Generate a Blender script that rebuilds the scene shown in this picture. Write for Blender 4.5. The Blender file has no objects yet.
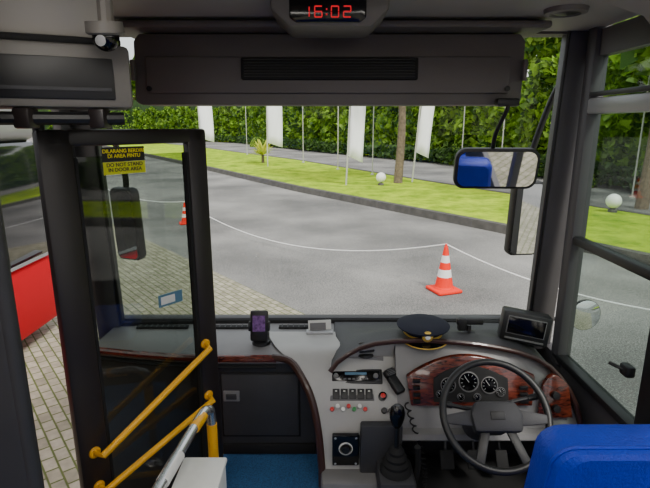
import bpy, bmesh, math, random
import numpy as np
from mathutils import Matrix, Vector, Euler
random.seed(7); rng=np.random.default_rng(7)
PI=math.pi

# ---------------------------------------------------------------- materials
def lin(c):
    return tuple(((x/255)/12.92 if x/255<=0.04045 else ((x/255+0.055)/1.055)**2.4) for x in c)
def mat(name,col,rough=0.5,metal=0.0,noise=0.0,nscale=40,bump=0.0,bscale=200,emit=0,spec=0.5,coat=0):
    m=bpy.data.materials.new(name); m.use_nodes=True
    nt=m.node_tree; b=nt.nodes['Principled BSDF']
    c=lin(col)+(1,)
    b.inputs['Base Color'].default_value=c
    b.inputs['Roughness'].default_value=rough; b.inputs['Metallic'].default_value=metal
    b.inputs['Specular IOR Level'].default_value=spec
    b.inputs['Coat Weight'].default_value=coat
    if emit:
        b.inputs['Emission Color'].default_value=c; b.inputs['Emission Strength'].default_value=emit
    tc=nt.nodes.new('ShaderNodeTexCoord')
    n=nt.nodes.new('ShaderNodeTexNoise'); n.inputs['Scale'].default_value=nscale; n.inputs['Detail'].default_value=4
    nt.links.new(tc.outputs['Object'],n.inputs['Vector'])
    if noise>0:
        r=nt.nodes.new('ShaderNodeValToRGB')
        r.color_ramp.elements[0].position=0.3; r.color_ramp.elements[1].position=0.7
        r.color_ramp.elements[0].color=tuple(x*(1-noise) for x in c[:3])+(1,)
        r.color_ramp.elements[1].color=tuple(min(1,x*(1+noise)) for x in c[:3])+(1,)
        nt.links.new(n.outputs['Fac'],r.inputs['Fac']); nt.links.new(r.outputs['Color'],b.inputs['Base Color'])
    if bump>0:
        n2=nt.nodes.new('ShaderNodeTexNoise'); n2.inputs['Scale'].default_value=bscale; n2.inputs['Detail'].default_value=3
        nt.links.new(tc.outputs['Object'],n2.inputs['Vector'])
        bp=nt.nodes.new('ShaderNodeBump'); bp.inputs['Strength'].default_value=bump; bp.inputs['Distance'].default_value=0.01
        nt.links.new(n2.outputs['Fac'],bp.inputs['Height']); nt.links.new(bp.outputs['Normal'],b.inputs['Normal'])
    return m
def glass_mat(name,tint=(235,242,240),refl=0.04):
    m=bpy.data.materials.new(name); m.use_nodes=True; nt=m.node_tree; nt.nodes.clear()
    o=nt.nodes.new('ShaderNodeOutputMaterial'); mx=nt.nodes.new('ShaderNodeMixShader')
    t=nt.nodes.new('ShaderNodeBsdfTransparent'); t.inputs[0].default_value=lin(tint)+(1,)
    g=nt.nodes.new('ShaderNodeBsdfGlossy'); g.inputs['Roughness'].default_value=0.02
    mx.inputs[0].default_value=refl
    nt.links.new(t.outputs[0],mx.inputs[1]); nt.links.new(g.outputs[0],mx.inputs[2]); nt.links.new(mx.outputs[0],o.inputs[0])
    return m
def leaf_mat(name,c1,c2):
    m=bpy.data.materials.new(name); m.use_nodes=True; nt=m.node_tree; b=nt.nodes['Principled BSDF']
    g=nt.nodes.new('ShaderNodeNewGeometry'); r=nt.nodes.new('ShaderNodeValToRGB')
    r.color_ramp.elements[0].color=lin(c1)+(1,); r.color_ramp.elements[1].color=lin(c2)+(1,)
    nt.links.new(g.outputs['Random Per Island'],r.inputs['Fac']); nt.links.new(r.outputs['Color'],b.inputs['Base Color'])
    b.inputs['Roughness'].default_value=0.6
    tr=nt.nodes.new('ShaderNodeBsdfTranslucent'); mx=nt.nodes.new('ShaderNodeMixShader'); mx.inputs[0].default_value=0.4
    nt.links.new(r.outputs['Color'],tr.inputs[0]); nt.links.new(b.outputs[0],mx.inputs[1]); nt.links.new(tr.outputs[0],mx.inputs[2])
    nt.links.new(mx.outputs[0],nt.nodes['Material Output'].inputs[0])
    return m

M_ceil=mat('ceiling_plastic',(168,163,156),0.6,noise=.05,nscale=3)
M_header=mat('header_plastic',(96,90,88),0.55,noise=.06,nscale=5,bump=.1)
M_black=mat('black_plastic',(24,24,25),0.45)
M_blackm=mat('black_matte',(17,17,18),0.8)
M_blackg=mat('black_gloss',(10,10,12),0.12)
M_frame=mat('door_frame_paint',(40,34,34),0.38,noise=.1,nscale=8)
M_pillar=mat('pillar_trim',(76,74,76),0.5,noise=.06,nscale=6)
M_boxg=mat('overhead_box_plastic',(112,108,103),0.5,noise=.05,nscale=6)
M_dark=mat('dash_dark',(54,54,57),0.55,bump=.2,bscale=300,noise=.08,nscale=12)
M_part=mat('partition_trim',(46,46,49),0.6,noise=.08,nscale=8)
M_dgray=mat('dash_grey',(170,169,166),0.42,noise=.04,nscale=10)
M_fascia=mat('dash_fascia_grey',(122,121,121),0.42,noise=.05,nscale=10)
M_mid=mat('dash_mid_grey',(104,103,104),0.5,noise=.05,nscale=10)
M_yellow=mat('yellow_rail',(244,178,16),0.35)
M_steel=mat('brushed_steel',(215,215,215),0.25,metal=0.9)
M_white=mat('white_plastic',(226,226,220),0.45,noise=.02)
M_blue=mat('blue_vinyl',(13,46,174),0.45,noise=.08,nscale=14,bump=.35,bscale=120,spec=.35)
M_bluecar=mat('blue_floor_carpet',(50,100,150),0.9,noise=.4,nscale=160,bump=.5,bscale=400)
M_red=mat('red_paint',(206,0,30),0.55,spec=.15)
M_redled=mat('red_led',(235,30,45),0.5,emit=.55)
M_silver=mat('silver_plastic',(165,166,168),0.35,metal=.3)
M_gaugew=mat('gauge_white',(225,225,220),0.5)
M_redb=mat('red_button',(200,30,25),0.4)
M_green=mat('green_button',(40,140,70),0.4)
M_navy=mat('cap_navy',(16,20,40),0.85,noise=.1)
M_gold=mat('gold_braid',(225,185,80),0.35,metal=.4)
M_cone=mat('cone_orange',(250,44,18),0.55,spec=.3)
M_conew=mat('cone_white',(240,240,240),0.5)
M_banner=mat('banner_cloth',(250,251,255),0.8,emit=.15)  # faint glow added to the cloth so it looks brighter
M_bark=mat('bark',(112,98,82),0.9,noise=.35,nscale=9,bump=.6,bscale=30)
M_pole=mat('pole_metal',(180,180,172),0.5)
M_concrete=mat('concrete_kerb',(84,82,78),0.9,noise=.25,nscale=4)
M_tyre=mat('tyre',(22,22,22),0.85)
M_stickblk=mat('sticker_black',(25,25,20),0.5)
M_styel=mat('sticker_yellow',(250,232,40),0.5,emit=.1)  # faint glow added to the lettering; the sticker is unlit
M_stgrn=mat('sticker_lime',(232,236,50),0.5)
M_stblue=mat('sticker_blue',(80,120,145),0.5)
M_screen=mat('phone_screen',(96,66,110),0.2,emit=.2,noise=.85,nscale=45)
M_glass=glass_mat('windshield_glass',(244,248,247),0.02)
M_sglass=glass_mat('side_glass',(220,229,225),0.04)
M_dglass=glass_mat('door_glass',(212,218,214),0.05)
M_mirror=mat('mirror_glass',(225,228,232),0.03,metal=1.0)
M_busglass=mat('bus_dark_glass',(24,28,32),0.06,spec=.8)
M_paper=mat('paper',(215,215,210),0.7)
M_fill=mat('fill_strip_glow',(255,250,240),0.5,emit=10)  # emission for the added fill strips behind the camera

def wood():
    m=bpy.data.materials.new('walnut_veneer'); m.use_nodes=True; nt=m.node_tree; b=nt.nodes['Principled BSDF']
    tc=nt.nodes.new('ShaderNodeTexCoord'); mp=nt.nodes.new('ShaderNodeMapping'); mp.inputs['Scale'].default_value=(3,8,14)
    n=nt.nodes.new('ShaderNodeTexNoise'); n.inputs['Scale'].default_value=4; n.inputs['Detail'].default_value=7; n.inputs['Distortion'].default_value=1.8
    r=nt.nodes.new('ShaderNodeValToRGB'); e=r.color_ramp.elements
    e[0].position=.35; e[0].color=lin((52,18,12))+(1,); e[1].position=.68; e[1].color=lin((122,52,34))+(1,)
    nt.links.new(tc.outputs['Object'],mp.inputs[0]); nt.links.new(mp.outputs[0],n.inputs['Vector'])
    nt.links.new(n.outputs['Fac'],r.inputs[0]); nt.links.new(r.outputs[0],b.inputs['Base Color'])
    b.inputs['Roughness'].default_value=.25; b.inputs['Coat Weight'].default_value=.4
    return m
M_wood=wood()
M_brown=mat('brown_edge_trim',(58,34,28),0.35,coat=.2)

def asphalt():
    m=bpy.data.materials.new('asphalt'); m.use_nodes=True; nt=m.node_tree; b=nt.nodes['Principled BSDF']
    tc=nt.nodes.new('ShaderNodeTexCoord')
    n=nt.nodes.new('ShaderNodeTexNoise'); n.inputs['Scale'].default_value=55; n.inputs['Detail'].default_value=6
    n2=nt.nodes.new('ShaderNodeTexNoise'); n2.inputs['Scale'].default_value=.35; n2.inputs['Detail'].default_value=5
    mx=nt.nodes.new('ShaderNodeMath'); mx.operation='ADD'
    r=nt.nodes.new('ShaderNodeValToRGB'); e=r.color_ramp.elements
    e[0].color=lin((94,93,92))+(1,); e[1].color=lin((154,152,149))+(1,)
    e[0].position=.66; e[1].position=.98
    mu=nt.nodes.new('ShaderNodeMath'); mu.operation='MULTIPLY'; mu.inputs[1].default_value=.8
    for k in (n,n2): nt.links.new(tc.outputs['Object'],k.inputs['Vector'])
    nt.links.new(n.outputs['Fac'],mx.inputs[0]); nt.links.new(n2.outputs['Fac'],mx.inputs[1])
    nt.links.new(mx.outputs[0],mu.inputs[0]); nt.links.new(mu.outputs[0],r.inputs[0])
    nt.links.new(r.outputs[0],b.inputs['Base Color']); b.inputs['Roughness'].default_value=.85; b.inputs['Specular IOR Level'].default_value=.3
    bp=nt.nodes.new('ShaderNodeBump'); bp.inputs['Strength'].default_value=.4; bp.inputs['Distance'].default_value=.02
    nt.links.new(n.outputs['Fac'],bp.inputs['Height']); nt.links.new(bp.outputs[0],b.inputs['Normal'])
    return m
def grass():
    m=bpy.data.materials.new('lawn_grass'); m.use_nodes=True; nt=m.node_tree; b=nt.nodes['Principled BSDF']
    tc=nt.nodes.new('ShaderNodeTexCoord')
    n=nt.nodes.new('ShaderNodeTexNoise'); n.inputs['Scale'].default_value=1.2; n.inputs['Detail'].default_value=10; n.inputs['Roughness'].default_value=.75
    r=nt.nodes.new('ShaderNodeValToRGB'); e=r.color_ramp.elements
    e[0].position=.32; e[0].color=lin((84,124,14))+(1,); e[1].position=.66; e[1].color=lin((180,204,44))+(1,)
    nt.links.new(tc.outputs['Object'],n.inputs['Vector']); nt.links.new(n.outputs['Fac'],r.inputs[0])
    nt.links.new(r.outputs[0],b.inputs['Base Color']); b.inputs['Roughness'].default_value=.95; b.inputs['Specular IOR Level'].default_value=.1
    return m
def paving():
    m=bpy.data.materials.new('cobble_paving'); m.use_nodes=True; nt=m.node_tree; b=nt.nodes['Principled BSDF']
    tc=nt.nodes.new('ShaderNodeTexCoord'); mp=nt.nodes.new('ShaderNodeMapping'); mp.inputs['Rotation'].default_value=(0,0,.88)
    br=nt.nodes.new('ShaderNodeTexBrick'); br.inputs['Scale'].default_value=5.0; br.inputs['Mortar Size'].default_value=.05; br.inputs['Mortar Smooth'].default_value=.6
    br.inputs['Brick Width'].default_value=.8; br.inputs['Row Height'].default_value=.5
    br.inputs['Color1'].default_value=lin((176,168,150))+(1,); br.inputs['Color2'].default_value=lin((144,138,120))+(1,)
    br.inputs['Mortar'].default_value=lin((92,104,50))+(1,)
    n=nt.nodes.new('ShaderNodeTexNoise'); n.inputs['Scale'].default_value=14; n.inputs['Detail'].default_value=8
    mx=nt.nodes.new('ShaderNodeMixRGB'); mx.blend_type='MULTIPLY'; mx.inputs[0].default_value=.75
    ad=nt.nodes.new('ShaderNodeMath'); ad.operation='ADD'; ad.inputs[1].default_value=.38
    nt.links.new(tc.outputs['Object'],mp.inputs[0]); nt.links.new(mp.outputs[0],br.inputs['Vector']); nt.links.new(tc.outputs['Object'],n.inputs['Vector'])
    nt.links.new(n.outputs['Fac'],ad.inputs[0])
    nt.links.new(br.outputs['Color'],mx.inputs[1]); nt.links.new(ad.outputs[0],mx.inputs[2]); nt.links.new(mx.outputs[0],b.inputs['Base Color'])
    bp=nt.nodes.new('ShaderNodeBump'); bp.inputs['Strength'].default_value=.5; bp.inputs['Distance'].default_value=.03; bp.invert=True
    nt.links.new(br.outputs['Fac'],bp.inputs['Height']); nt.links.new(bp.outputs[0],b.inputs['Normal'])
    b.inputs['Roughness'].default_value=.9
    return m
M_asph=asphalt(); M_grass=grass(); M_pave=paving()
M_leafd=leaf_mat('hedge_leaves',(34,78,14),(142,182,46))
M_leafl=leaf_mat('low_hedge_leaves',(20,48,16),(74,110,36))
M_leaft=leaf_mat('tree_leaves',(52,98,26),(168,198,80))
M_leafy=leaf_mat('yucca_leaves',(170,190,50),(230,225,90))
M_hcore=mat('hedge_light_blocker',(34,60,18),0.95,noise=.5,nscale=1.5)  # dark tone for the light-blocking solid inside the hedge

# ---------------------------------------------------------------- builder
class B:
    def __init__(s,name):
        s.name=name; s.bm=bmesh.new(); s.mats=[]; s.T=Matrix.Identity(4)
    def mi(s,m):
        if m not in s.mats: s.mats.append(m)
        return s.mats.index(m)
    def _add(s,tb,m,M=None):
        i=s.mi(m)
        for f in tb.faces: f.material_index=i
        tb.transform(s.T@(M if M is not None else Matrix.Identity(4)))
        me=bpy.data.meshes.new('t'); tb.to_mesh(me); tb.free(); s.bm.from_mesh(me); bpy.data.meshes.remove(me)
    def box(s,c,size,m,rot=(0,0,0),bev=0,seg=2):
        tb=bmesh.new(); bmesh.ops.create_cube(tb,size=1); bmesh.ops.scale(tb,vec=size,verts=tb.verts)
        if bev: bmesh.ops.bevel(tb,geom=tb.edges[:],offset=min(bev,min(size)*.49),segments=seg,profile=.5,affect='EDGES')
        s._add(tb,m,Matrix.Translation(c)@Euler(rot).to_matrix().to_4x4())
    def loft(s,rows,m,closed=False):
        tb=bmesh.new(); V=[[tb.verts.new(p) for p in r] for r in rows]
        for a,b in zip(V[:-1],V[1:]):
            n=len(a)
            for i in range(n if closed else n-1):
                j=(i+1)%n
                tb.faces.new((a[i],a[j],b[j],b[i]))
        bmesh.ops.recalc_face_normals(tb,faces=tb.faces[:])
        s._add(tb,m)
    def prism(s,poly,ext,m,bev=0):
        tb=bmesh.new(); vs=[tb.verts.new(p) for p in poly]; f=tb.faces.new(vs)
        r=bmesh.ops.extrude_face_region(tb,geom=[f]); nv=[e for e in r['geom'] if isinstance(e,bmesh.types.BMVert)]
        bmesh.ops.translate(tb,vec=ext,verts=nv)
        bmesh.ops.recalc_face_normals(tb,faces=tb.faces[:])
        if bev: bmesh.ops.bevel(tb,geom=tb.edges[:],offset=bev,segments=2,profile=.5,affect='EDGES')
        s._add(tb,m)
    def tube(s,pts,r,m,n=12,smooth=0,rs=None):
        P=[Vector(p) for p in pts]
        if smooth:
            Q=[]
            E=[P[0]]+P+[P[-1]]
            for i in range(1,len(E)-2):
                for k in range(smooth):
                    t=k/smooth
                    a,b,c,d=E[i-1],E[i],E[i+1],E[i+2]
                    Q.append(.5*((2*b)+(c-a)*t+(2*a-5*b+4*c-d)*t*t+(3*b-a-3*c+d)*t**3))
            Q.append(P[-1]); P=Q
        tb=bmesh.new(); rings=[]
        t0=(P[1]-P[0]).normalized()
        nrm=t0.orthogonal().normalized()
        for i,p in enumerate(P):
            t=(P[min(i+1,len(P)-1)]-P[max(i-1,0)]).normalized()
            nrm=(nrm-t*nrm.dot(t)).normalized(); bn=t.cross(nrm)
            rr=r if rs is None else rs[0]+(rs[1]-rs[0])*i/(len(P)-1)
            rings.append([tb.verts.new(p+nrm*rr*math.cos(2*PI*k/n)+bn*rr*math.sin(2*PI*k/n)) for k in range(n)])
        for a,b in zip(rings[:-1],rings[1:]):
            for i in range(n): tb.faces.new((a[i],a[(i+1)%n],b[(i+1)%n],b[i]))
        tb.faces.new(rings[0][::-1]); tb.faces.new(rings[-1])
        s._add(tb,m)
    def lathe(s,prof,m,M=Matrix.Identity(4),n=32,sx=1,sy=1):
        tb=bmesh.new(); rings=[]
        for r,z in prof:
            rings.append([tb.verts.new((sx*r*math.cos(2*PI*k/n),sy*r*math.sin(2*PI*k/n),z)) for k in range(n)])
        for a,b in zip(rings[:-1],rings[1:]):
            for i in range(n): tb.faces.new((a[i],a[(i+1)%n],b[(i+1)%n],b[i]))
        if prof[0][0]>0: tb.faces.new(rings[0][::-1])
        if prof[-1][0]>0: tb.faces.new(rings[-1])
        bmesh.ops.remove_doubles(tb,verts=tb.verts[:],dist=1e-6)
        bmesh.ops.recalc_face_normals(tb,faces=tb.faces[:])
        s._add(tb,m,M)
    def torus(s,c,R,r,m,M=Matrix.Identity(4),n=48,k=12):
        tb=bmesh.new(); g=[]
        for i in range(n):
            a=2*PI*i/n
            g.append([tb.verts.new(((R+r*math.cos(2*PI*j/k))*math.cos(a),(R+r*math.cos(2*PI*j/k))*math.sin(a),r*math.sin(2*PI*j/k))) for j in range(k)])
        for i in range(n):
            for j in range(k): tb.faces.new((g[i][j],g[(i+1)%n][j],g[(i+1)%n][(j+1)%k],g[i][(j+1)%k]))
        s._add(tb,m,Matrix.Translation(c)@M)
    def sphere(s,c,r,m,sc=(1,1,1),rot=(0,0,0)):
        tb=bmesh.new(); bmesh.ops.create_uvsphere(tb,u_segments=24,v_segments=14,radius=r)
        s._add(tb,m,Matrix.Translation(c)@Euler(rot).to_matrix().to_4x4()@Matrix.Diagonal((*sc,1)))
    def text(s,txt,size,M,m):
        cu=bpy.data.curves.new('t','FONT'); cu.body=txt; cu.size=size; cu.align_x='CENTER'; cu.extrude=.0004; cu.space_line=.95; cu.offset=.0003
        ob=bpy.data.objects.new('t',cu); bpy.context.scene.collection.objects.link(ob)
        bpy.context.view_layer.update()
        me=bpy.data.meshes.new_from_object(ob.evaluated_get(bpy.context.evaluated_depsgraph_get()))
        tb=bmesh.new(); tb.from_mesh(me); bpy.data.objects.remove(ob); bpy.data.meshes.remove(me)
        s._add(tb,m,M)
    def done(s,angle=35,loc=None):
        me=bpy.data.meshes.new(s.name)
        s.bm.to_mesh(me); s.bm.free()
        for m in s.mats: me.materials.append(m)
        for p in me.polygons: p.use_smooth=True
        me.set_sharp_from_angle(angle=math.radians(angle))
        ob=bpy.data.objects.new(s.name,me); bpy.context.scene.collection.objects.link(ob)
        if loc is None and len(me.vertices):
            co=np.empty(len(me.vertices)*3); me.vertices.foreach_get('co',co); co=co.reshape(-1,3)
            c=Vector(((co[:,0].min()+co[:,0].max())/2,(co[:,1].min()+co[:,1].max())/2,co[:,2].min()))
            me.transform(Matrix.Translation(-c)); ob.location=c
        return ob

# ================================================================ EXTERIOR
def ground_poly(name,pts,z,m,th=.0):
    b=B(name); b.prism([(x,y,z) for x,y in pts],(0,0,-th),m); return b.done(loc=(0,0,0))
ground_poly('ground',[(-200,-60),(150,-60),(150,200),(-200,200)],-.04,M_asph,.3)
ground_poly('cobble_paving',[(-30,42),(-4.1,10.9),(-.1,6.1),(6.2,-1.4),(6.2,-30),(-30,-30)],-.015,M_pave,.02)
kerb=[(-34,72),(-15.5,43),(-8,31),(-1.0,19.5),(2.0,15.2),(4.4,11.8),(6.1,8.9),(9.5,3.0),(12,-6)]
lfar=[(-34,84),(-14,56),(-7.6,44.5),(-1.9,35),(4.6,21.3),(6.4,17.8),(8.3,14.2),(11.5,7.5),(15,-6)]
def strip(name,a,b_,z,m):
    b=B(name); b.loft([[(x,y,z) for x,y in a],[(x,y,z) for x,y in b_]],m); return b.done(loc=(0,0,0))
strip('lawn',kerb,lfar,.15,M_grass)
b=B('kerb')
for line in (kerb,lfar):
    rows=[]
    for (x,y) in line: rows.append([(x-.20,y-.12,-.04),(x-.18,y-.10,.17),(x+.0,y+.0,.17),(x+.02,y+.02,-.04)])
    b.loft(rows,M_concrete)
b.done(loc=(0,0,0))
hb=[(-120,96),(-62,112),(-40,104),(-12,72),(-2,51),(8.1,33),(10.7,25),(12.4,18.5),(15,10),(19,-4)]
back=[(-120,180),(-80,190),(-60,190),(-20,150),(20,120),(60,80),(70,40),(60,20),(60,10),(60,-4)]
strip('lawn',hb,back,.1,M_grass)

def leaf_mesh(name,pts,size,m,stretch=1.5):
    n=len(pts); P=np.asarray(pts,float)
    a=rng.normal(size=(n,3)); a/=np.linalg.norm(a,axis=1)[:,None]
    c=rng.normal(size=(n,3)); c-=a*(a*c).sum(1)[:,None]; c/=np.linalg.norm(c,axis=1)[:,None]
    sz=size*rng.uniform(.6,1.4,size=(n,1))
    a=a*sz*stretch*.5; c=c*sz*.5
    V=np.stack([P-a,P+c,P+a,P-c],1).reshape(-1,3)
    me=bpy.data.meshes.new(name); me.vertices.add(4*n); me.vertices.foreach_set('co',V.ravel())
    me.loops.add(4*n); me.loops.foreach_set('vertex_index',np.arange(4*n,dtype=np.int32))
    me.polygons.add(n); me.polygons.foreach_set('loop_start',np.arange(0,4*n,4,dtype=np.int32)); me.polygons.foreach_set('loop_total',np.full(n,4,dtype=np.int32))
    me.update(); me.materials.append(m)
    return me
H0=[Vector((x,y,0)) for x,y in hb]
L=[(H0[i+1]-H0[i]).length for i in range(len(H0)-1)]
W=[l/(max(12,(H0[i]+H0[i+1]).length/2)) for i,l in enumerate(L)]
def hedge_obj(name,N,hmax,off,size,m,th):
    P=[]
    for i,(a,c) in enumerate(zip(H0[:-1],H0[1:])):
        n=int(N*W[i]/sum(W)); d=(c-a).normalized(); nr=Vector((d.y,-d.x,0))
        if nr.y>0 and i<2 or nr.x>0 and i>=2: nr=-nr
        for k in range(n):
            t=random.random(); h=random.random()**.8*hmax
            bul=.35*math.sin(7*t*L[i]*.3)+.25*math.sin(h*3+t*20)
            hh=h+.4*math.sin(t*L[i]*.9)*(h/4)
            p=a+d*(t*L[i])+nr*(off+bul*th+random.uniform(-.3,.3)-h*.12); P.append((p.x,p.y,hh*(1.6 if i<2 else 1)+.1))
    me=leaf_mesh(name,P,size,m); o=bpy.data.objects.new(name,me); bpy.context.scene.collection.objects.link(o); return o
hedge=hedge_obj('hedge',64000,5.4,-.6,.36,M_leafd,1)
low=hedge_obj('low_hedge',9000,.9,.3,.22,M_leafl,.3)
bb=B('hedge_light_blocker'); rows=[]  # dark solid added inside the leaf cards to block light
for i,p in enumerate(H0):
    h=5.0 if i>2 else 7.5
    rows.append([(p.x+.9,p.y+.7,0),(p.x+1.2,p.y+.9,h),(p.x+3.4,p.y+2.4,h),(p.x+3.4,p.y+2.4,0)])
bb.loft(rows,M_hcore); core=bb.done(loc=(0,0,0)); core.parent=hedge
def tree_obj(name,loc,h,rad,seed,scale=1):
    r=random.Random(seed); b=B(name)
    b.tube([(0,0,-.1),(.1,.05,h*.3),(-.05,.1,h*.6),(0,0,h*.85)],.2,M_bark,10,4,rs=(.2,.07))
    pts=[]; cl=[]
    for i in range(9):
        an=r.uniform(0,2*PI); rr=r.uniform(.2,1)*rad
        cl.append((math.cos(an)*rr,math.sin(an)*rr,h*r.uniform(.55,1.05),rad*r.uniform(.4,.65)))
        b.tube([(0,0,h*.5),(cl[-1][0]*.6,cl[-1][1]*.6,cl[-1][2]*.9),cl[-1][:3]],.05,M_bark,6,3,rs=(.06,.02))
    for (x,y,z,q) in cl:
        for k in range(420):
            u=np.array([r.gauss(0,1) for _ in range(3)]); u/=np.linalg.norm(u); u*=q*r.uniform(.6,1)
            pts.append((x+u[0],y+u[1],z+u[2]*.75))
    ob=b.done(loc=(0,0,0)); lm=leaf_mesh('canopy',pts,.42,M_leaft)
    lo=bpy.data.objects.new('canopy',lm); bpy.context.scene.collection.objects.link(lo); lo.parent=ob
    ob.location=loc; ob.scale=(scale,)*3
    return ob,lm
t1,l1=tree_obj('tree',(-26,100,0),11,3.6,1,1.3)
t2,l2=tree_obj('tree',(16.5,32,0),9,3.2,2,1.0)
for i,(x,y,s) in enumerate([(-10,86,1.4),(-17,104,1.6),(-3,72,1.3),(2,62,1.1),(8,50,1.05),(13,43,.9),(19,24,.8),(21,16,.85),(25,27,1.2),(31,12,1.2),(-36,118,1.7),(-46,122,1.7),(17,70,1.6),(5,86,1.6),(23,38,1.2),(-56,122,1.6),(-66,124,1.8),(-78,118,1.7)]):
    src,l=((t1,l1),(t2,l2))[i%2]
    o=bpy.data.objects.new('tree',src.data); bpy.context.scene.collection.objects.link(o)
    o.location=(x,y,0); o.scale=(s,s,s); o.rotation_euler=(0,0,i*1.3)
    c=bpy.data.objects.new('canopy',l); bpy.context.scene.collection.objects.link(c); c.parent=o
tree_obj('street_tree',(3.05,20.6,.13),8.5,2.2,11); tree_obj('street_tree',(9.9,15.2,.0),8,2.2,12)
def banner(x,y,w,zb,zt,lean):
    b=B('flag_banner')
    b.tube([(0,0,-.02),(lean,0,zt+.4)],.035,M_pole,8)
    rows=[]
    for i in range(9):
        t=i/8; z=zb+(zt-zb)*t; rows.append([(lean*z/zt+.03+w*s,.06*math.sin(6*s+t*9),z-.25*s*(1-t)) for s in (0,.25,.5,.75,1)])
    b.loft(rows,M_banner)
    o=b.done(loc=(0,0,0)); o.location=(x,y,.15); o.modifiers.new('s','SOLIDIFY').thickness=.012
banner(.85,19.8,.56,1.15,4.9,.22); banner(3.7,20.9,.52,1.25,4.8,.35)
banner(-3.35,29,.85,1.35,5.6,.05); banner(-8.3,33.5,.9,1.5,6,-.1)
for i,(x,y,h) in enumerate([(.7,27,7),(-1.4,32,7),(-6.4,41,8),(2.3,24,6),(7.0,25.5,6),(8.5,24,7),(11.0,17.5,6),(11.9,15.5,6)]):
    b=B('flag_pole'); b.lathe([(.09,0),(.09,.05),(.028,.08),(.024,h),(.0,h)],M_pole,n=10); b.sphere((0,0,h),.05,M_pole)
    o=b.done(loc=(0,0,0)); o.location=(x,y,.15 if i in (0,1,2,3) else -.04)
for x,y in [(2.25,19.8),(8.0,13.5)]:
    b=B('globe_lamp'); b.lathe([(.12,0),(.12,.06),(.06,.1),(.06,.14)],M_concrete,n=16); b.sphere((0,0,.31),.2,M_conew)
    o=b.done(loc=(0,0,0)); o.location=(x,y,.15)
b=B('yucca_plant'); b.lathe([(.1,0),(.08,.6),(.0,.65)],M_bark,n=10)
for i in range(60):
    a=random.uniform(0,2*PI); e=random.uniform(.1,1.35); l=random.uniform(.9,1.35); h0=.5
    d=Vector((math.cos(a)*math.cos(e),math.sin(a)*math.cos(e),math.sin(e))); sd=Vector((-math.sin(a),math.cos(a),0))*.06
    p=Vector((0,0,h0)); q=p+d*l*.6; t=p+d*l+Vector((0,0,-.12*l))
    b.loft([[p-sd,p+sd],[q-sd*1.2,q+sd*1.2],[t-sd*.1,t+sd*.1]],M_leafy)
o=b.done(loc=(0,0,0)); o.location=(-4.0,32,.15)
for (x,y,s) in [(9.0,28,.9),(-8,60,1.3),(10.8,21,.8)]:
    pts=[]
    for k in range(500):
        u=np.random.default_rng(k).normal(size=3); u/=np.linalg.norm(u); pts.append((u[0]*.7*s,u[1]*.7*s,abs(u[2])*.8*s))
    me=leaf_mesh('shrub',pts,.25,M_leaft); o=bpy.data.objects.new('shrub',me); bpy.context.scene.collection.objects.link(o); o.location=(x,y,.0)
def cone(x,y,s=1,z=-.035):
    b=B('traffic_cone')
    b.box((0,0,.025),(.42,.42,.05),M_cone,bev=.02)
    def rr(z): return .145-.115*(z-.05)/.66
    zs=[(.05,.24,M_cone),(.24,.36,M_conew),(.36,.47,M_cone),(.47,.58,M_conew),(.58,.71,M_cone)]
    for z0,z1,m in zs: b.lathe([(rr(z0),z0),(rr(z1),z1)],m,n=28)
    b.lathe([(rr(.71),.71),(.024,.72),(.0,.70)],M_cone,n=28)
    b.lathe([(.155,.045),(.15,.07),(.14,.08)],M_cone,n=28)
    b.tube([(0,0,.68),(0,0,.76)],.02,M_cone,10)
    o=b.done(loc=(0,0,0)); o.location=(x,y,z); o.scale=(s,)*3; o.rotation_euler=(0,0,.35)
cone(1.87,7.35); cone(-3.70,12.8,.75,-.04); cone(5.6,4.2,1,-.04); cone(-8.5,17.5,.95,-.01)
b=B('barrier_rope')
def chain(a,c,sag):
    a=Vector(a); c=Vector(c); b.tube([a.lerp(c,t/20)+Vector((0,0,-sag*4*(t/20)*(1-t/20))) for t in range(21)],.0095,M_conew,6)
chain((-8.5,17.5,.70),(-3.70,12.8,.55),.28); chain((-3.70,12.8,.55),(1.87,7.35,.72),.55); chain((1.87,7.35,.72),(5.6,4.2,.72),.40)
b.done(loc=(0,0,0))

b=B('parked_red_bus')
x0,x1,y0,y1=-5.9,-3.36,-5.2,5.95
b.box(((x0+x1)/2,(y0+y1)/2,.55),(x1-x0,y1-y0,.82),M_red,bev=.08)
b.box(((x0+x1)/2,(y0+y1)/2,1.62),(x1-x0-.04,y1-y0-.06,1.44),M_busglass,bev=.1)
b.box(((x0+x1)/2,(y0+y1)/2,2.75),(x1-x0,y1-y0,.85),M_silver,bev=.14,seg=4)
for yy in np.arange(-4,6,1.5): b.box((x1-.01,yy,1.65),(.03,.08,1.3),M_black)
b.box((x1+.0,.3,.99),(.02,11,.03),M_silver)
b.box(((x0+x1)/2,y1+.02,.35),(2.3,.08,.25),M_black,bev=.03)
for s in (-.9,.9): b.box(((x0+x1)/2+s,y1+.02,.65),(.4,.06,.18),M_conew,bev=.03)
for yy in (-3,3.0):
    for xx in (x1-.12,x0+.12):
        R=Matrix.Translation((xx,yy,.46))@Matrix.Rotation(PI/2,4,'Y')
        b.lathe([(.0,-.14),(.46,-.14),(.5,-.1),(.5,.1),(.46,.14),(.3,.15),(.28,.1),(.0,.1)],M_tyre,R); b.lathe([(.0,.11),(.27,.11),(.1,.16),(.0,.16)],M_silver,R)
b.done()

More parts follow.
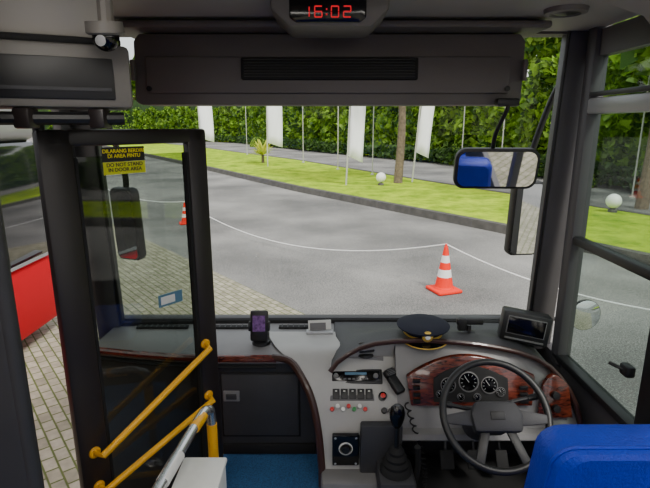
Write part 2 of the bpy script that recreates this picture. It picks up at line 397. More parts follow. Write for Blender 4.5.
# ================================================================ BUS SHELL
XL,XR=-1.3,1.3; FZ=.76; CZ=2.95; YB=-5.0
b=B('floor'); b.box((.36,(YB+2.78)/2,FZ-.03),(1.88,2.78-YB,.06),M_bluecar)
b.box((-.94,(YB+1.2)/2,FZ-.03),(.72,1.2-YB,.06),M_bluecar)
b.box((-.94,1.83,.37),(.72,1.26,.04),M_blackm)
b.box((-.575,1.83,.56),(.02,1.26,.36),M_mid)
b.box((-.57,1.83,.757),(.035,1.26,.012),M_yellow,bev=.003)
b.box((.84,1.95,.763),(.88,1.5,.008),M_blackm)
b.box((0,-1.1,.28),(2.6,7.6,.04),M_blackm); b.done(loc=(0,0,0))
b=B('ceiling'); b.box((0,(YB+2.6)/2,CZ+.03),(2.64,2.6-YB,.06),M_ceil)
for s in (-1,1):
    b.loft([[(s*1.32,y,2.78),(s*1.2,y,2.9),(s*1.02,y,2.955)] for y in (YB,2.0)],M_ceil)
b.done(loc=(0,0,0))
def wall(name,X,t):
    b=B(name); s=1 if X>0 else -1; c=X+s*t/2
    ys=[(YB,2.8)] if X>0 else [(YB,1.25),(2.48,2.8)]
    for (a,d) in ys: b.box((c,(a+d)/2,.78),(t,d-a,.92),M_pillar)
    b.box((c,(YB+1.2)/2,2.84),(t,1.2-YB,.3),M_pillar)
    for y in (-5,-3.5,-2,-.5): b.box((c,y+.06,1.95),(t,.12,1.6),M_pillar)
    b.box((c,1.02,1.95),(t,.5 if X<0 else .1,1.6),M_pillar)
    if X<0:
        b.box((c,1.83,2.84),(t,1.3,.3),M_pillar)
        b.box((c,2.55,1.9),(t,.12,2.2),M_pillar,bev=.02)
    return b
wl=wall('wall_left',XL,.05); wl.done(loc=(0,0,0))
wr=wall('wall_right',XR,.05)
wr.box((1.325,1.76,1.95),(.07,.13,1.6),M_black,bev=.01)
wr.box((1.315,2.52,2.1),(.08,.09,1.8),M_pillar,bev=.02)
wr.box((1.325,1.9,2.88),(.05,1.5,.12),M_pillar)
wr.box((1.31,2.14,2.59),(.06,.8,.075),M_silver,bev=.01)
wr.box((1.30,2.14,2.645),(.04,.8,.02),M_black,bev=.005)
wr.box((1.31,2.14,1.92),(.05,.8,.045),M_black,bev=.01)
wr.box((1.31,2.14,1.255),(.07,.8,.04),M_black,bev=.01)
wr.done(loc=(0,0,0))
b=B('wall_back'); b.box((0,YB-.03,.85),(2.6,.06,1.1),M_pillar); b.box((0,YB-.03,2.8),(2.6,.06,.4),M_pillar)
for x in (-1.22,1.22): b.box((x,YB-.03,2),(.16,.06,1.3),M_pillar)
b.done(loc=(0,0,0))
b=B('wall_front'); b.box((0,2.86,.83),(2.66,.08,1.04),M_pillar,bev=.02); b.done(loc=(0,0,0))
b=B('cabin_fill_strips')  # glowing strips added out of view to brighten the cabin
for s in (-.55,.55): b.box((s,-1.1,2.94),(.18,4.6,.02),M_fill,bev=.005)
b.done()
b=B('windshield')
rows=[]
for t in np.linspace(0,1,7):
    z=1.34+t*1.62; rows.append([(x,2.80-.13*t-.06*(abs(x)/1.3)**3,z) for x in np.linspace(-1.28,1.28,17)])
b.loft(rows,M_glass); b.done(loc=(0,0,0))
b=B('windshield_frame')
rim=[(x,2.775-.06*(abs(x)/1.3)**3,1.345) for x in np.linspace(-1.28,1.28,17)]
b.tube(rim,.025,M_blackm,8)
for s in (-1,1):
    b.prism([(s*1.205,2.69,1.2),(s*1.34,2.69,1.2),(s*1.34,2.82,1.2),(s*1.205,2.79,1.2)],(-s*.0,-.11,1.85),M_pillar,bev=.015)
    b.tube([(s*1.20,2.70,1.36),(s*1.20,2.59,2.95)],.009,M_black,8)
b.box((0,2.66,3.0),(2.6,.1,.12),M_header)
b.done(loc=(0,0,0))
b=B('window_1')
for z0,z1,y0,y1 in [(1.275,1.9,1.83,2.48),(1.94,2.555,1.83,2.48),(2.65,2.83,1.83,2.48)]:
    b.box((1.325,(y0+y1)/2,(z0+z1)/2),(.006,y1-y0,z1-z0),M_sglass)
b.done(loc=(0,0,0))

b=B('header_panel')
poly=[(-.87,2.34,2.605),(-.84,2.33,2.59),(.87,2.33,2.59),(.90,2.34,2.605),(.905,2.36,2.87),(.88,2.36,2.90),(-.84,2.36,2.90),(-.865,2.36,2.87)]
b.prism(poly,(0,.16,0),M_header,bev=.012)
b.prism([(-.80,2.315,2.64),(.83,2.315,2.64),(.84,2.335,2.80),(-.81,2.335,2.80)],(0,.03,0),M_header,bev=.008)
b.box((.02,2.32,2.745),(.79,.03,.095),M_blackm,rot=(-.12,0,0),bev=.006)
for i in range(7): b.box((.02,2.303,2.712+i*.0115),(.76,.01,.004),M_black,rot=(-.12,0,0))
b.box((.02,2.40,2.92),(1.9,.3,.03),M_header,bev=.01)
for x in (-.79,.82): b.lathe([(.012,0),(.012,.004),(0,.006)],M_black,Matrix.Translation((x,2.31,2.66))@Matrix.Rotation(PI/2,4,'X'),n=12)
for x in (-.86,.895): b.box((x,2.325,2.74),(.02,.03,.09),M_header,bev=.006)
b.done()
b=B('digital_clock')
b.prism([(-.20,1.93,2.98),(.235,1.93,2.98),(.235,1.93,2.91),(.17,1.93,2.85),(-.13,1.93,2.85),(-.20,1.93,2.91)],(0,.26,0),M_boxg,bev=.015)
b.prism([(-.13,1.918,2.955),(.15,1.918,2.955),(.15,1.918,2.88),(.125,1.918,2.862),(-.105,1.918,2.862),(-.13,1.918,2.88)],(0,.03,0),M_blackg,bev=.006)
SEG={'1':'bc','6':'acdefg','0':'abcdef','2':'abged'}
def digit(ch,x,z,w,h):
    t=.0042
    S={'a':((x,z+h),(w,t)),'g':((x,z+h/2),(w,t)),'d':((x,z),(w,t)),'b':((x+w/2,z+.75*h),(t,h*.42)),'c':((x+w/2,z+.25*h),(t,h*.42)),'f':((x-w/2,z+.75*h),(t,h*.42)),'e':((x-w/2,z+.25*h),(t,h*.42))}
    for k in SEG[ch]:
        (a,c),(p,q)=S[k]; b.box((a,1.916,c),(p,.004,q),M_redled)
for ch,x in zip('1602',(-.070,-.024,.036,.080)): digit(ch,x,2.880,.026,.036)
for z in (2.889,2.906): b.box((.006,1.916,z),(.005,.004,.005),M_redled)
b.done()
for x in (-.95,.96):
    b=B('ceiling_speaker'); R=Matrix.Translation((x,2.12,2.945))@Matrix.Rotation(PI,4,'X')
    b.lathe([(.085,-.01),(.08,.012),(.06,.016),(.055,.008),(.0,.008)],M_boxg,R); b.lathe([(.05,.009),(.03,.016),(0,.018)],M_black,R); b.done()
b=B('dome_camera')
b.lathe([(.050,.03),(.052,.0),(.044,-.006),(.036,.0)],M_boxg,Matrix.Translation((-.625,1.50,2.755))@Matrix.Rotation(.15,4,'X'),n=28)
b.sphere((-.625,1.50,2.742),.037,M_blackg); b.lathe([(.011,0),(.015,.01),(0,.012)],M_silver,Matrix.Translation((-.622,1.464,2.728))@Matrix.Rotation(PI/2,4,'X'),n=16)
b.tube([(-.625,1.51,2.77),(-.625,1.52,2.95)],.022,M_boxg,10); b.done()

b=B('overhead_cabinet')
A=Vector((-.60,1.60,0)); C=Vector((-1.28,1.28,0)); d=(C-A).normalized(); n=Vector((-d.y,d.x,0))
if n.y<0: n=-n
def bp(s_,o,z): v=A+d*s_+n*o; return (v.x,v.y,z)
b.prism([bp(0,0,2.55),bp(.74,0,2.55),bp(.74,.22,2.55),bp(0,.22,2.55)],(0,0,.185),M_boxg,bev=.015)
b.prism([bp(.05,-.006,2.575),bp(.54,-.006,2.575),bp(.54,-.006,2.695),bp(.05,-.006,2.695)],tuple(n*.02),M_black,bev=.004)
b.prism([bp(.06,-.010,2.60),bp(.5,-.010,2.60),bp(.5,-.010,2.61),bp(.06,-.010,2.61)],tuple(n*.006),M_dark)
b.prism([bp(.02,.02,2.735),bp(.74,.02,2.735),bp(.74,.3,2.735),bp(.02,.3,2.735)],(0,0,.02),M_blackm,bev=.005)
b.prism([bp(.03,.05,2.755),bp(.74,.05,2.755),bp(.74,.3,2.755),bp(.03,.3,2.755)],(0,0,.21),M_ceil,bev=.02)
b.tube([bp(.03,.03,2.52),bp(.74,.03,2.52)],.02,M_black,10)
for s_ in (.1,.3): b.box(bp(s_,.03,2.52),(.05,.06,.06),M_frame,bev=.008)
b.done()

b=B('stairwell_partition'); b.box((-1.06,1.19,1.86),(.48,.05,2.18),M_part,bev=.015); b.tube([(-.82,1.19,.78),(-.82,1.19,2.94)],.022,M_part,12); b.done()

b=B('door_1')
ang=math.atan2(.5,.414)
b.T=Matrix.Translation((-.972,1.75,0))@Matrix.Rotation(ang,4,'Z')
Lw=.665; zt=2.485; zb=.5
b.box((.02,0,(zt+zb)/2),(.12,.045,zt-zb),M_frame,bev=.012)
b.box((Lw-.05,0,(zt+zb)/2),(.10,.045,zt-zb),M_frame,bev=.012)
b.box((Lw/2-.018,0,zt-.03),(Lw,.045,.06),M_frame,bev=.012)
b.box((Lw/2,0,zb+.08),(Lw,.045,.16),M_frame,bev=.012)
b.box((Lw/2-.01,.004,(zt+zb)/2),(Lw-.16,.006,zt-zb-.2),M_dglass)
for x in (.085,Lw-.105): b.box((x,-.002,(zt+zb)/2),(.012,.03,zt-zb-.2),M_blackm)
b.box((.278,-.003,2.390),(.175,.003,.056),M_stickblk); b.box((.278,-.003,2.337),(.175,.003,.048),M_stgrn)
Tx=Matrix.Rotation(PI/2,4,'X')
b.text('DILARANG BERDIRI\nDI AREA PINTU',.020,Matrix.Translation((.278,-.006,2.396))@Tx,M_styel)
b.text('DO NOT STAND\nIN DOOR AREA',.020,Matrix.Translation((.278,-.006,2.343))@Tx,M_stickblk)
b.box((.435,-.003,1.745),(.12,.003,.055),M_stblue); b.box((.42,-.006,1.745),(.07,.003,.035),M_paper)
def rail(s0,z0,s1,z1):
    o=-.075
    b.tube([(s0,-.02,z0),(s0+.01,o,z0+.003),(s1-.01,o,z1-.003),(s1,-.02,z1)],.0145,M_yellow,12)
    for s_,z in ((s0,z0),(s1,z1)): b.lathe([(.024,0),(.024,.008),(.018,.014)],M_yellow,Matrix.Translation((s_,-.02,z))@Matrix.Rotation(PI/2,4,'X'),n=16)
rail(.02,1.20,.59,1.475); rail(.02,1.04,.59,1.20)
b.tube([(-.02,0,.4),(-.02,0,2.54)],.02,M_black,12)
b.done()

b=B('handrail')
b.tube([(-.50,1.92,.80),(-.50,1.92,1.24),(-.505,1.88,1.305),(-.52,1.80,1.32),(-.57,1.30,1.31),(-.575,1.25,1.27),(-.575,1.24,.80)],.020,M_steel,14,5)
b.tube([(-.50,1.92,.98),(-.50,1.92,1.22)],.0225,M_yellow,14)
b.tube([(-.512,1.83,1.316),(-.525,1.74,1.319)],.0225,M_yellow,14)
b.tube([(-.541,1.58,1.315),(-.556,1.44,1.312)],.0235,M_white,14)
b.lathe([(.045,0),(.045,.01),(.025,.02)],M_steel,Matrix.Translation((-.50,1.92,.76)),n=20); b.lathe([(.045,0),(.045,.01),(.025,.02)],M_steel,Matrix.Translation((-.575,1.24,.76)),n=20)
b.done()
b=B('storage_box'); b.box((-.465,1.5,.995),(.16,.32,.47),M_white,bev=.015); b.box((-.465,1.5,1.235),(.17,.33,.02),M_white,bev=.008)
b.box((-.465,1.335,1.05),(.10,.01,.14),M_mid,bev=.004); b.done()

# ================================================================ DASHBOARD
b=B('dashboard')
xs=[-1.24,-1.0,-.8,-.58,-.4,-.25,-.1,.1,.3]
def fy(x): return 2.32+.10*max(0,(-x-.58)/.66)**1.5
rows=[[(x,2.75,1.345) for x in xs],[(x,2.55,1.35) for x in xs],[(x,fy(x)+.02,1.352) for x in xs],[(x,fy(x)-.005,1.34) for x in xs],[(x,fy(x)-.01,1.31) for x in xs]]
b.loft(rows,M_fascia)
b.loft([[(x,fy(x)-.01,1.31) for x in xs],[(x,fy(x)+.01,1.28) for x in xs],[(x,fy(x)+.01,.40 if x<-.5 else .76) for x in xs]],M_dark)
b.tube([(x,fy(x)-.005,1.333) for x in xs[:6]],.02,M_wood,10)
b.tube([(x,fy(x)-.012,1.29) for x in xs[:6]],.009,M_blackm,8)
b.box((-.34,2.325,1.06),(.40,.012,.36),M_dark,bev=.006)
b.box((-.34,2.332,1.06),(.42,.012,.38),M_blackm,bev=.002)
b.box((-.49,2.315,1.12),(.085,.012,.06),M_fascia,bev=.004); b.box((-.49,2.307,1.12),(.055,.01,.03),M_dark,bev=.003)
b.box((-.3,2.325,.80),(.5,.02,.06),M_blackm,bev=.005)
for x in (-.95,-.55,-.12,):
    b.box((x,2.68,1.353),(.3,.04,.01),M_blackm,bev=.003)
    for i in range(9): b.box((x-.13+i*.0325,2.68,1.358),(.006,.036,.006),M_dark)
Lc=[(-.33,2.60,1.358),(-.285,2.45,1.366),(-.235,2.345,1.362),(-.165,2.285,1.33),(-.10,2.23,1.262),(-.05,2.18,1.165),(-.02,2.13,1.03),(-.005,2.09,.88),(.0,2.07,.765)]
Rc=[(.42,2.60,1.356),(.38,2.45,1.365),(.36,2.37,1.375),(.36,2.30,1.304),(.36,2.24,1.238),(.36,2.17,1.162),(.36,2.12,1.03),(.36,2.09,.88),(.36,2.07,.765)]
def lerp3(a,c,t): return tuple(a[i]+(c[i]-a[i])*t for i in range(3))
def crs(P,k=4):
    P=[Vector(p) for p in P]; E=[P[0]]+P+[P[-1]]; Q=[]
    for i in range(1,len(E)-2):
        for j in range(k):
            t=j/k; a,b_,c,d=E[i-1],E[i],E[i+1],E[i+2]
            Q.append(tuple(.5*((2*b_)+(c-a)*t+(2*a-5*b_+4*c-d)*t*t+(3*b_-a-3*c+d)*t**3)))
    Q.append(tuple(P[-1])); return Q
Ls=crs(Lc); Rs=crs(Rc)
b.loft([[lerp3(a,c,t) for t in np.linspace(0,1,7)] for a,c in zip(Ls,Rs)],M_dgray)
b.loft([Ls,[(x,max(y,2.345),z) if z>1.2 else (x,2.345,z) for x,y,z in Ls]],M_dark)
b.tube([(-.27,2.318,1.338)]+[(x-.012,y+.004,z+.002) for x,y,z in Lc[3:]],.019,M_brown,10,4)
b.loft([[ (.36,y,z) for x,y,z in Rc[2:]],[(.36,2.4,z) for x,y,z in Rc[2:]]],M_dark)
def ay(z): return 2.13+(z-1.08)*.35
A_=[(.025,1.316),(.06,1.36),(.115,1.397),(.175,1.425),(.248,1.445),(.35,1.457),(.469,1.46),(.57,1.456),(.67,1.45),(.77,1.44),(.871,1.424),(.96,1.405),(1.048,1.376),(1.11,1.34),(1.157,1.294),(1.2,1.235),(1.232,1.164),(1.245,1.11),(1.25,1.05)]
arch=[(x,ay(z),z) for x,z in A_]
mid=[(x,y+.12,z+.004) for x,y,z in arch]
bk=[(min(1.27,x*1.01),2.62,min(1.37,z+.0)) for x,y,z in arch]
b.loft([arch,mid,bk,[(x,2.75,min(z,1.355)) for x,y,z in bk]],M_dark)
b.tube([(x,y-.004,z) for x,y,z in arch],.013,M_brown,10)
arch_r=[p for p in arch if p[0]>=.34]; k=len(arch_r)
bot_r=[(.36+.88*i/(k-1),ay(1.06),1.06) for i in range(k)]
inn_r=[(x,y+.05,z-.012) for x,y,z in arch_r]
b.loft([arch_r,inn_r,[lerp3(p,q,.1) for p,q in zip([(x,y+.03,z) for x,y,z in arch_r],bot_r)],bot_r],M_fascia)
b.loft([bot_r,[(x,y-.045,z-.005) for x,y,z in bot_r],[(x,y-.055,z-.03) for x,y,z in bot_r],[(x,y-.02,z-.06) for x,y,z in bot_r]],M_fascia)
b.loft([[(x,y-.02,z-.06) for x,y,z in bot_r],[(x,y+.1,.95) for x,y,z in bot_r],[(x,y+.2,.765) for x,y,z in bot_r]],M_dark)
arch_l=[p for p in arch if p[0]<=.36]
b.loft([arch_l,[(x,2.33,1.335) for x,y,z in arch_l]],M_dgray)
def pl(x,z,o=0): return (x,ay(z)-.012-o,z-o*.35)
def arcpanel(x0,x1,z0,z1,rise,m,o,th=.02,n=14,skl=0,skr=0):
    top=[]
    for i in range(n+1):
        t=i/n; x=x0+(x1-x0)*t; top.append((x,z1+rise*math.sin(PI*(t**.9))))
    pts=[(x1-skr,z0),(x0+skl,z0)]
    b.prism([pl(x,z,o) for x,z in top]+[pl(x,z,o) for x,z in pts],(0,th,th*.3),m,bev=.004)
arcpanel(.40,1.03,1.175,1.305,.095,M_wood,.012,skl=.02,skr=.02)
arcpanel(.53,.895,1.195,1.30,.06,M_blackm,.018)
arcpanel(1.065,1.195,1.12,1.26,.05,M_wood,.010,skl=-.03,skr=-.01)
def onp(x,z,o): return Matrix.Translation(pl(x,z,o))@Matrix.Rotation(PI/2-.337,4,'X')
def tick(size,m,Mx):
    tb=bmesh.new(); bmesh.ops.create_cube(tb,size=1); bmesh.ops.scale(tb,vec=size,verts=tb.verts); b._add(tb,m,Mx)
for x,z,r in [(.60,1.275,.036),(.80,1.275,.04),(.70,1.29,.048),(.66,1.222,.018),(.74,1.222,.018),(.855,1.245,.022),(.558,1.235,.018)]:
    b.lathe([(r,0),(r*1.04,.006),(r*.94,.008),(r*.92,.002),(0,.002)],M_mid,onp(x,z,.02),n=24)
    b.lathe([(r*.9,.003),(0,.003)],M_blackg,onp(x,z,.02),n=24)
    for i in range(9):
        a=math.radians(-40+i*32.5)
        tick((r*.2,.002,.001),M_silver,onp(x,z,.02)@Matrix.Translation((r*.7*math.cos(a),r*.7*math.sin(a),.005))@Matrix.Rotation(a,4,'Z'))
    tick((r*.7,.0025,.002),M_silver,onp(x,z,.02)@Matrix.Rotation(2.2,4,'Z')@Matrix.Translation((r*.3,0,.006)))
for i in range(4): b.box(pl(.445,1.21+.03*i,.03),(.035,.015,.018),M_black,bev=.003)
for i in range(3): b.box(pl(.965,1.21+.03*i,.03),(.04,.015,.018),M_black,bev=.003)
for i in range(2): b.lathe([(.02,0),(.018,.02),(0,.022)],M_black,onp(1.12,1.17+.06*i,.02),n=16)
def cp(x,y,o=0):
    z=1.375-1.08*(2.37-y); return (x,y-o*.73,z+o*.68)
R47=Matrix.Rotation(math.radians(47),4,'X')
def cbox(x,y,w,h,d,m,o=0,bev=.003): b.box(cp(x,y,o),(w,h,d),m,rot=(math.radians(47),0,0),bev=bev)
cbox(.155,2.262,.27,.075,.03,M_black,0,.006); cbox(.155,2.262,.24,.05,.012,M_blackg,.016)
cbox(.155,2.27,.11,.014,.004,M_stblue,.024)
for x in (.055,.255): b.lathe([(.014,0),(.012,.014),(0,.015)],M_mid,Matrix.Translation(cp(x,2.262,.02))@R47,n=16)
for i in range(6): cbox(.10+.022*i,2.252,.015,.008,.006,M_mid,.022,.001)
cbox(.135,2.203,.22,.062,.015,M_mid,0,.004)
for i in range(5): cbox(.055+i*.041,2.203,.034,.05,.02,M_black,.008); cbox(.055+i*.041,2.212,.010,.006,.004,M_gaugew,.019,.001)
for i,m in enumerate((M_redb,M_white,M_white,M_redb,M_green,M_white,M_redb)): b.lathe([(.011,0),(.010,.012),(0,.014)],m,Matrix.Translation(cp(.035+i*.027,2.158+(.006 if i%2 else -.004),0.005))@R47,n=14)
b.lathe([(.022,0),(.02,.03),(.012,.034),(0,.034)],M_blackg,Matrix.Translation(cp(.285,2.195,0))@R47,n=18); b.lathe([(.012,0),(0,.004)],M_redb,Matrix.Translation(cp(.285,2.195,.036))@R47,n=16)
for x in (.30,.335): b.lathe([(.015,0),(.013,.02),(0,.022)],M_black,Matrix.Translation(cp(x-.01,2.15,0))@R47,n=16)
b.box((.10,2.085,.97),(.13,.03,.165),M_blackg,bev=.006)
b.lathe([(.034,0),(.034,.004),(.030,.006),(.030,.0),(0,.0)],M_gaugew,Matrix.Translation((.10,2.069,.985))@Matrix.Rotation(PI/2,4,'X'),n=28)
b.lathe([(.022,0),(.018,.018),(0,.02)],M_black,Matrix.Translation((.10,2.069,.985))@Matrix.Rotation(PI/2,4,'X'),n=20)
for x in (.05,.15):
    for z in (.90,1.04): b.lathe([(.006,0),(0,.003)],M_silver,Matrix.Translation((x,2.069,z))@Matrix.Rotation(PI/2,4,'X'),n=10)
b.box((.27,2.08,.98),(.20,.05,.27),M_dark,bev=.01)
b.box((.19,2.04,.815),(.42,.12,.09),M_fascia,bev=.02)
b.done()
b=B('suction_mount'); b.lathe([(.04,0),(.036,.012),(.018,.02),(.016,.04)],M_black,Matrix.Translation((.21,2.32,1.35)),n=20)
b.box((.21,2.30,1.405),(.08,.03,.055),M_black,rot=(-.4,0,.2),bev=.008); b.done()

b=B('gear_lever')
b.box((.33,1.98,.85),(.17,.19,.17),M_dark,bev=.02)
b.lathe([(.075,0),(.07,.02),(.06,.03),(.062,.045),(.048,.06),(.05,.075),(.036,.09),(.037,.105),(.022,.125)],M_blackm,Matrix.Translation((.33,1.98,.935)),n=24)
b.tube([(.33,1.98,1.04),(.328,1.975,1.13),(.325,1.965,1.19)],.012,M_black,12)
b.lathe([(.012,0),(.024,.015),(.034,.05),(.036,.075),(.03,.1),(.015,.115),(0,.118)],M_blackg,Matrix.Translation((.325,1.965,1.17)),n=24,sy=.8)
b.tube([(.41,2.0,.77),(.43,1.97,.95),(.42,1.95,1.08)],.014,M_blackm,10,4)
b.done()
b=B('radio_handset')
b.T=Matrix.Translation((.345,2.20,1.262))@Euler((math.radians(35),0,math.radians(35))).to_matrix().to_4x4()
b.box((0,0,0),(.055,.12,.035),M_black,bev=.014,seg=3); b.box((0,.05,.006),(.065,.045,.04),M_black,bev=.015,seg=3)
for i in range(5): b.box((0,.036+i*.008,.027),(.04,.003,.002),M_mid)
b.T=Matrix.Identity(4)
pts=[]
for i in range(120):
    t=i/119; base=Vector((.39,2.12,1.20)).lerp(Vector((.46,2.0,.80)),t)+Vector((.05*math.sin(PI*t),0,-.08*math.sin(PI*t)))
    a=i*.9; pts.append(base+Vector((.011*math.cos(a),.011*math.sin(a),0)))
b.tube(pts,.004,M_blackm,6); b.done()

b=B('steering_wheel')
th=math.radians(42)
b.T=Matrix.Translation((.722,1.85,1.312))@Matrix.Rotation(PI/2-th,4,'X')
b.torus((0,0,0),.222,.0155,M_black,n=64)
b.prism([(-.085,.05,-.02),(.085,.05,-.02),(.11,-.0,-.02),(.10,-.075,-.02),(-.10,-.075,-.02),(-.11,-.0,-.02)],(0,0,.045),M_dark,bev=.016)
b.box((0,-.01,.027),(.06,.035,.004),M_black,bev=.002)
for s in (-1,1):
    b.prism([(s*.09,.02,-.012),(s*.215,-.005,-.004),(s*.210,-.04,-.004),(s*.09,-.05,-.012)],(0,0,.016),M_dark,bev=.005)
    b.prism([(s*.03,-.06,-.012),(s*.07,-.06,-.012),(s*.115,-.19,-.004),(s*.08,-.205,-.004)],(0,0,.014),M_black,bev=.005)
b.tube([(0,0,-.02),(0,0,-.30)],.05,M_dark,20,rs=(.045,.07))
b.box((0,-.01,-.10),(.15,.12,.10),M_dark,bev=.03)
for s,a in ((-1,.02),(1,.05)): b.tube([(s*.05,a,-.06),(s*.14,a+.02,-.055),(s*.2,a+.03,-.045)],.009,M_black,10); b.tube([(s*.17,a+.025,-.05),(s*.21,a+.032,-.043)],.014,M_black,10)
b.done()
b=B('foot_pedals')
for x,w in ((.60,.07),(.74,.08),(.87,.06)):
    b.box((x,2.10,.90),(w,.02,.09),M_blackm,rot=(-.6,0,0),bev=.008); b.tube([(x,2.12,.90),(x,2.15,.95),(x,2.17,.99)],.01,M_black,8)
b.done()

b=B('driver_seat')
sx=.845
def rr(w,h,y,n=5,r=.055,xc=sx,z0=1.2):
    pts=[]
    for cx,cz,a0 in ((w/2-r,h-r,0),(-w/2+r,h-r,90),(-w/2+r,r,180),(w/2-r,r,270)):
        for i in range(n+1):
            a=math.radians(a0+90*i/n); fl=1+.10*(1-(cz+r*math.sin(a))/h)
            pts.append((xc+(cx+r*math.cos(a))*fl,y,z0+cz+r*math.sin(a)))
    return pts
rows=[]
for f,y in ((.88,1.115),(.95,1.125),(.985,1.145),(1,1.175),(1,1.215),(.975,1.245),(.9,1.262)):
    w=.55*f; h=.60*(.5+.5*f)
    rows.append([(x,y+(z-1.1)*-.12,z) for x,_,z in rr(w,h,y,z0=1.12+(.60-h)/2)])
b.loft(rows,M_blue,closed=True)
for row in (rows[0],rows[-1]):
    tb=bmesh.new(); tb.faces.new([tb.verts.new(p) for p in row]); b._add(tb,M_blue)
b.tube([p for p in rows[2]]+[rows[2][0]],.006,M_blue,6)
b.tube([(sx-.22,1.045,1.60),(sx-.20,1.055,1.30),(sx,1.07,1.22),(sx+.20,1.055,1.30),(sx+.22,1.045,1.60)],.005,M_blue,6,5)
b.box((sx,1.42,1.05),(.52,.46,.12),M_blue,bev=.05,seg=4)
b.box((sx,1.40,.94),(.42,.40,.12),M_black,bev=.02)
b.lathe([(.16,0),(.16,.03),(.12,.05),(.11,.12),(.13,.14)],M_blackm,Matrix.Translation((sx,1.40,.77)),n=24)
b.box((sx+.25,1.17,1.16),(.03,.1,.14),M_black,bev=.01)
b.done()
for x,y in [(.7,.0),(.7,-1.0),(.7,-2.0),(.7,-3.0),(-.75,-1.0),(-.75,-2.0),(-.75,-3.0)]:
    b=B('passenger_seat')
    b.box((0,.22,.45),(.85,.44,.12),M_blue,bev=.045,seg=3)
    for s in (-.215,.215): b.box((s,-.02,.82),(.41,.1,.72),M_blue,rot=(.15,0,0),bev=.045,seg=3)
    b.box((0,.2,.2),(.7,.3,.4),M_black,bev=.02)
    o=b.done(loc=(0,0,0)); o.location=(x,y,FZ)

b=B('phone_holder')
b.lathe([(.05,0),(.048,.015),(.025,.03),(.018,.06)],M_black,Matrix.Translation((-.345,2.46,1.355)),n=20)
b.box((-.35,2.44,1.462),(.095,.025,.165),M_black,rot=(-.2,0,0),bev=.01); b.box((-.35,2.425,1.48),(.066,.003,.085),M_screen,rot=(-.2,0,0))
b.box((-.35,2.45,1.40),(.10,.045,.04),M_black,bev=.008)
for s in (-1,1): b.box((-.35+s*.05,2.44,1.46),(.012,.04,.05),M_black,rot=(-.2,0,0),bev=.004)
b.lathe([(.012,0),(0,.002)],M_silver,Matrix.Translation((-.32,2.43,1.4))@Matrix.Rotation(PI/2,4,'X'),n=12)
b.done()
b=B('card_stand')
b.box((-.03,2.60,1.385),(.13,.006,.08),M_paper,rot=(-.35,0,.1),bev=.001); b.box((-.03,2.58,1.363),(.15,.05,.02),M_silver,bev=.004); b.box((-.04,2.592,1.393),(.09,.003,.04),M_mid,rot=(-.35,0,.1))
b.done()
b=B('peaked_cap')
cx,cy,cz=.505,2.36,1.447
TC=Matrix.Translation((cx,cy,cz))@Matrix.Rotation(.02,4,'X')
b.lathe([(.092,0),(.096,.030),(.104,.040),(.132,.050),(.135,.057),(.118,.066),(.06,.070),(0,.071)],M_navy,TC,n=36,sx=1,sy=1.0)
b.lathe([(.097,.004),(.0995,.014),(.0985,.022)],M_gold,TC,n=36)
rows=[]
for k,(ro,zz) in enumerate(((.094,.006),(.122,-.006),(.145,-.018))):
    rows.append([(cx+ro*math.sin(a)*(1 if k<2 else .93),cy-(ro*1.03)*math.cos(a),cz+.002+zz*(math.cos(a))+.004) for a in np.linspace(-1.15,1.15,15)])
b.loft(rows,M_blackg); b.loft([[(x,y,z-.004) for x,y,z in r] for r in rows],M_blackg)
b.tube(rows[2],.003,M_gold,6)
b.sphere((cx,cy-.118,cz+.040),.028,M_gold,sc=(1,.5,1)); b.sphere((cx,cy-.129,cz+.042),.014,M_conew,sc=(1,.4,1))
b.done()
b=B('dash_camera')
b.lathe([(.04,0),(.035,.012),(.014,.02),(.012,.05)],M_black,Matrix.Translation((.76,2.42,1.425)),n=20)
b.box((.76,2.41,1.50),(.14,.03,.035),M_black,bev=.008); b.box((.72,2.41,1.485),(.045,.035,.07),M_black,bev=.008); b.done()
b=B('dash_monitor')
b.T=Matrix.Translation((1.045,2.40,1.475))@Euler((-.10,.12,-.25)).to_matrix().to_4x4()
b.box((0,0,0),(.24,.10,.16),M_black,bev=.012); b.box((-.0,-.051,.01),(.19,.004,.095),M_mid,bev=.001); b.box((-.0,-.0535,.01),(.18,.004,.085),M_blackg,bev=.001); b.box((0,-.053,-.06),(.19,.006,.008),M_mid)
b.T=Matrix.Identity(4); b.box((1.07,2.46,1.37),(.10,.08,.08),M_black,bev=.01); b.done()

b=B('rear_view_mirror')
b.tube([(.82,2.30,2.60),(.82,2.29,2.57),(.80,2.36,2.46),(.815,2.43,2.36)],.010,M_black,10,4)
b.box((.82,2.30,2.60),(.10,.05,.035),M_black,bev=.008)
b.T=Matrix.Translation((.832,2.41,2.295))@Euler((PI/2+.195,.0,-.055)).to_matrix().to_4x4()
def rrect(w,h,r,n=6):
    p=[]
    for cx_,cz_,a0 in ((w/2-r,h/2-r,0),(-w/2+r,h/2-r,90),(-w/2+r,-h/2+r,180),(w/2-r,-h/2+r,270)):
        for i in range(n+1):
            a=math.radians(a0+90*i/n); p.append((cx_+r*math.cos(a),cz_+r*math.sin(a)))
    return p
b.prism([(x,y,-.02) for x,y in rrect(.40,.20,.05)],(0,0,.035),M_black,bev=.006)
b.prism([(x,y,.016) for x,y in rrect(.37,.172,.042)],(0,0,.002),M_mirror)
b.done()
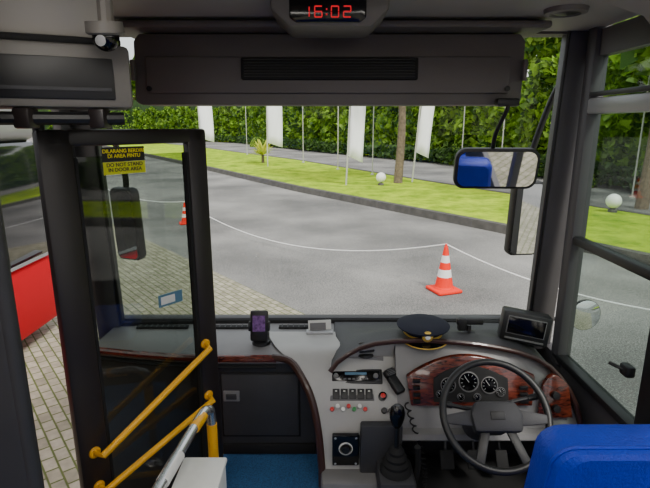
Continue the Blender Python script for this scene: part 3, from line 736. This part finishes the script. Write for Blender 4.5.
def emirror(name,x,y,z,w,h,yaw,side):
    b=B(name)
    b.T=Matrix.Translation((x,y,z))@Euler((PI/2+.05,0,yaw)).to_matrix().to_4x4()
    b.prism([(p,q,-.05) for p,q in rrect(w,h,.04)],(0,0,.07),M_black,bev=.015)
    b.prism([(p,q,.021) for p,q in rrect(w-.03,h-.03,.03)],(0,0,.002),M_mirror)
    b.T=Matrix.Identity(4)
    b.tube([(side*1.36,2.80,2.72),(side*1.33,2.95,2.70),(x,y+.03,z+h/2+.12),(x,y+.03,z+h/2-.05)],.018,M_black,12,5)
    b.done()
emirror('wing_mirror',1.245,3.0,1.935,.20,.47,.10,1)
emirror('wing_mirror',-1.235,3.0,1.90,.18,.46,-.35,-1)
b=B('convex_mirror'); b.T=Matrix.Translation((1.55,2.75,1.40))@Euler((PI/2,0,.1)).to_matrix().to_4x4()
b.lathe([(0,-.05),(.06,-.045),(.095,-.01),(.095,.01)],M_black,n=28); b.lathe([(.093,.01),(.05,.022),(0,.026)],M_mirror,n=28); b.T=Matrix.Identity(4)
b.tube([(1.35,2.78,1.36),(1.45,2.80,1.36),(1.55,2.78,1.40)],.012,M_black,10,4); b.done()
b=B('window_latch'); b.box((1.27,1.88,1.50),(.04,.06,.05),M_black,bev=.01); b.tube([(1.26,1.88,1.50),(1.22,1.93,1.51)],.008,M_black,8); b.done()

# ================================================================ LIGHT / CAMERA
w=bpy.data.worlds.new('World'); bpy.context.scene.world=w; w.use_nodes=True; nt=w.node_tree
bg=nt.nodes['Background']; sky=nt.nodes.new('ShaderNodeTexSky'); sky.sky_type='NISHITA'
sky.sun_disc=False; sky.sun_elevation=math.radians(50); sky.sun_rotation=math.radians(200); sky.air_density=1.2; sky.dust_density=5; sky.ozone_density=1
mx=nt.nodes.new('ShaderNodeMixRGB'); mx.inputs[0].default_value=.65; mx.inputs[2].default_value=(5.3,5.15,5.0,1)
nt.links.new(sky.outputs[0],mx.inputs[1]); nt.links.new(mx.outputs[0],bg.inputs[0]); bg.inputs[1].default_value=.33
sl=bpy.data.lights.new('sun','SUN'); sl.energy=3.3; sl.angle=math.radians(10); sl.color=(1,.96,.88)
so=bpy.data.objects.new('sun',sl); bpy.context.scene.collection.objects.link(so); so.rotation_euler=Euler((math.radians(38),0,math.radians(35)))
cd=bpy.data.cameras.new('camera'); cd.sensor_width=36; cd.lens=491/650*36; cd.clip_start=.02; cd.clip_end=500
co=bpy.data.objects.new('camera',cd); bpy.context.scene.collection.objects.link(co)
co.location=(0,0,2.5); co.rotation_euler=(math.radians(90-13.6),0,0); bpy.context.scene.camera=co
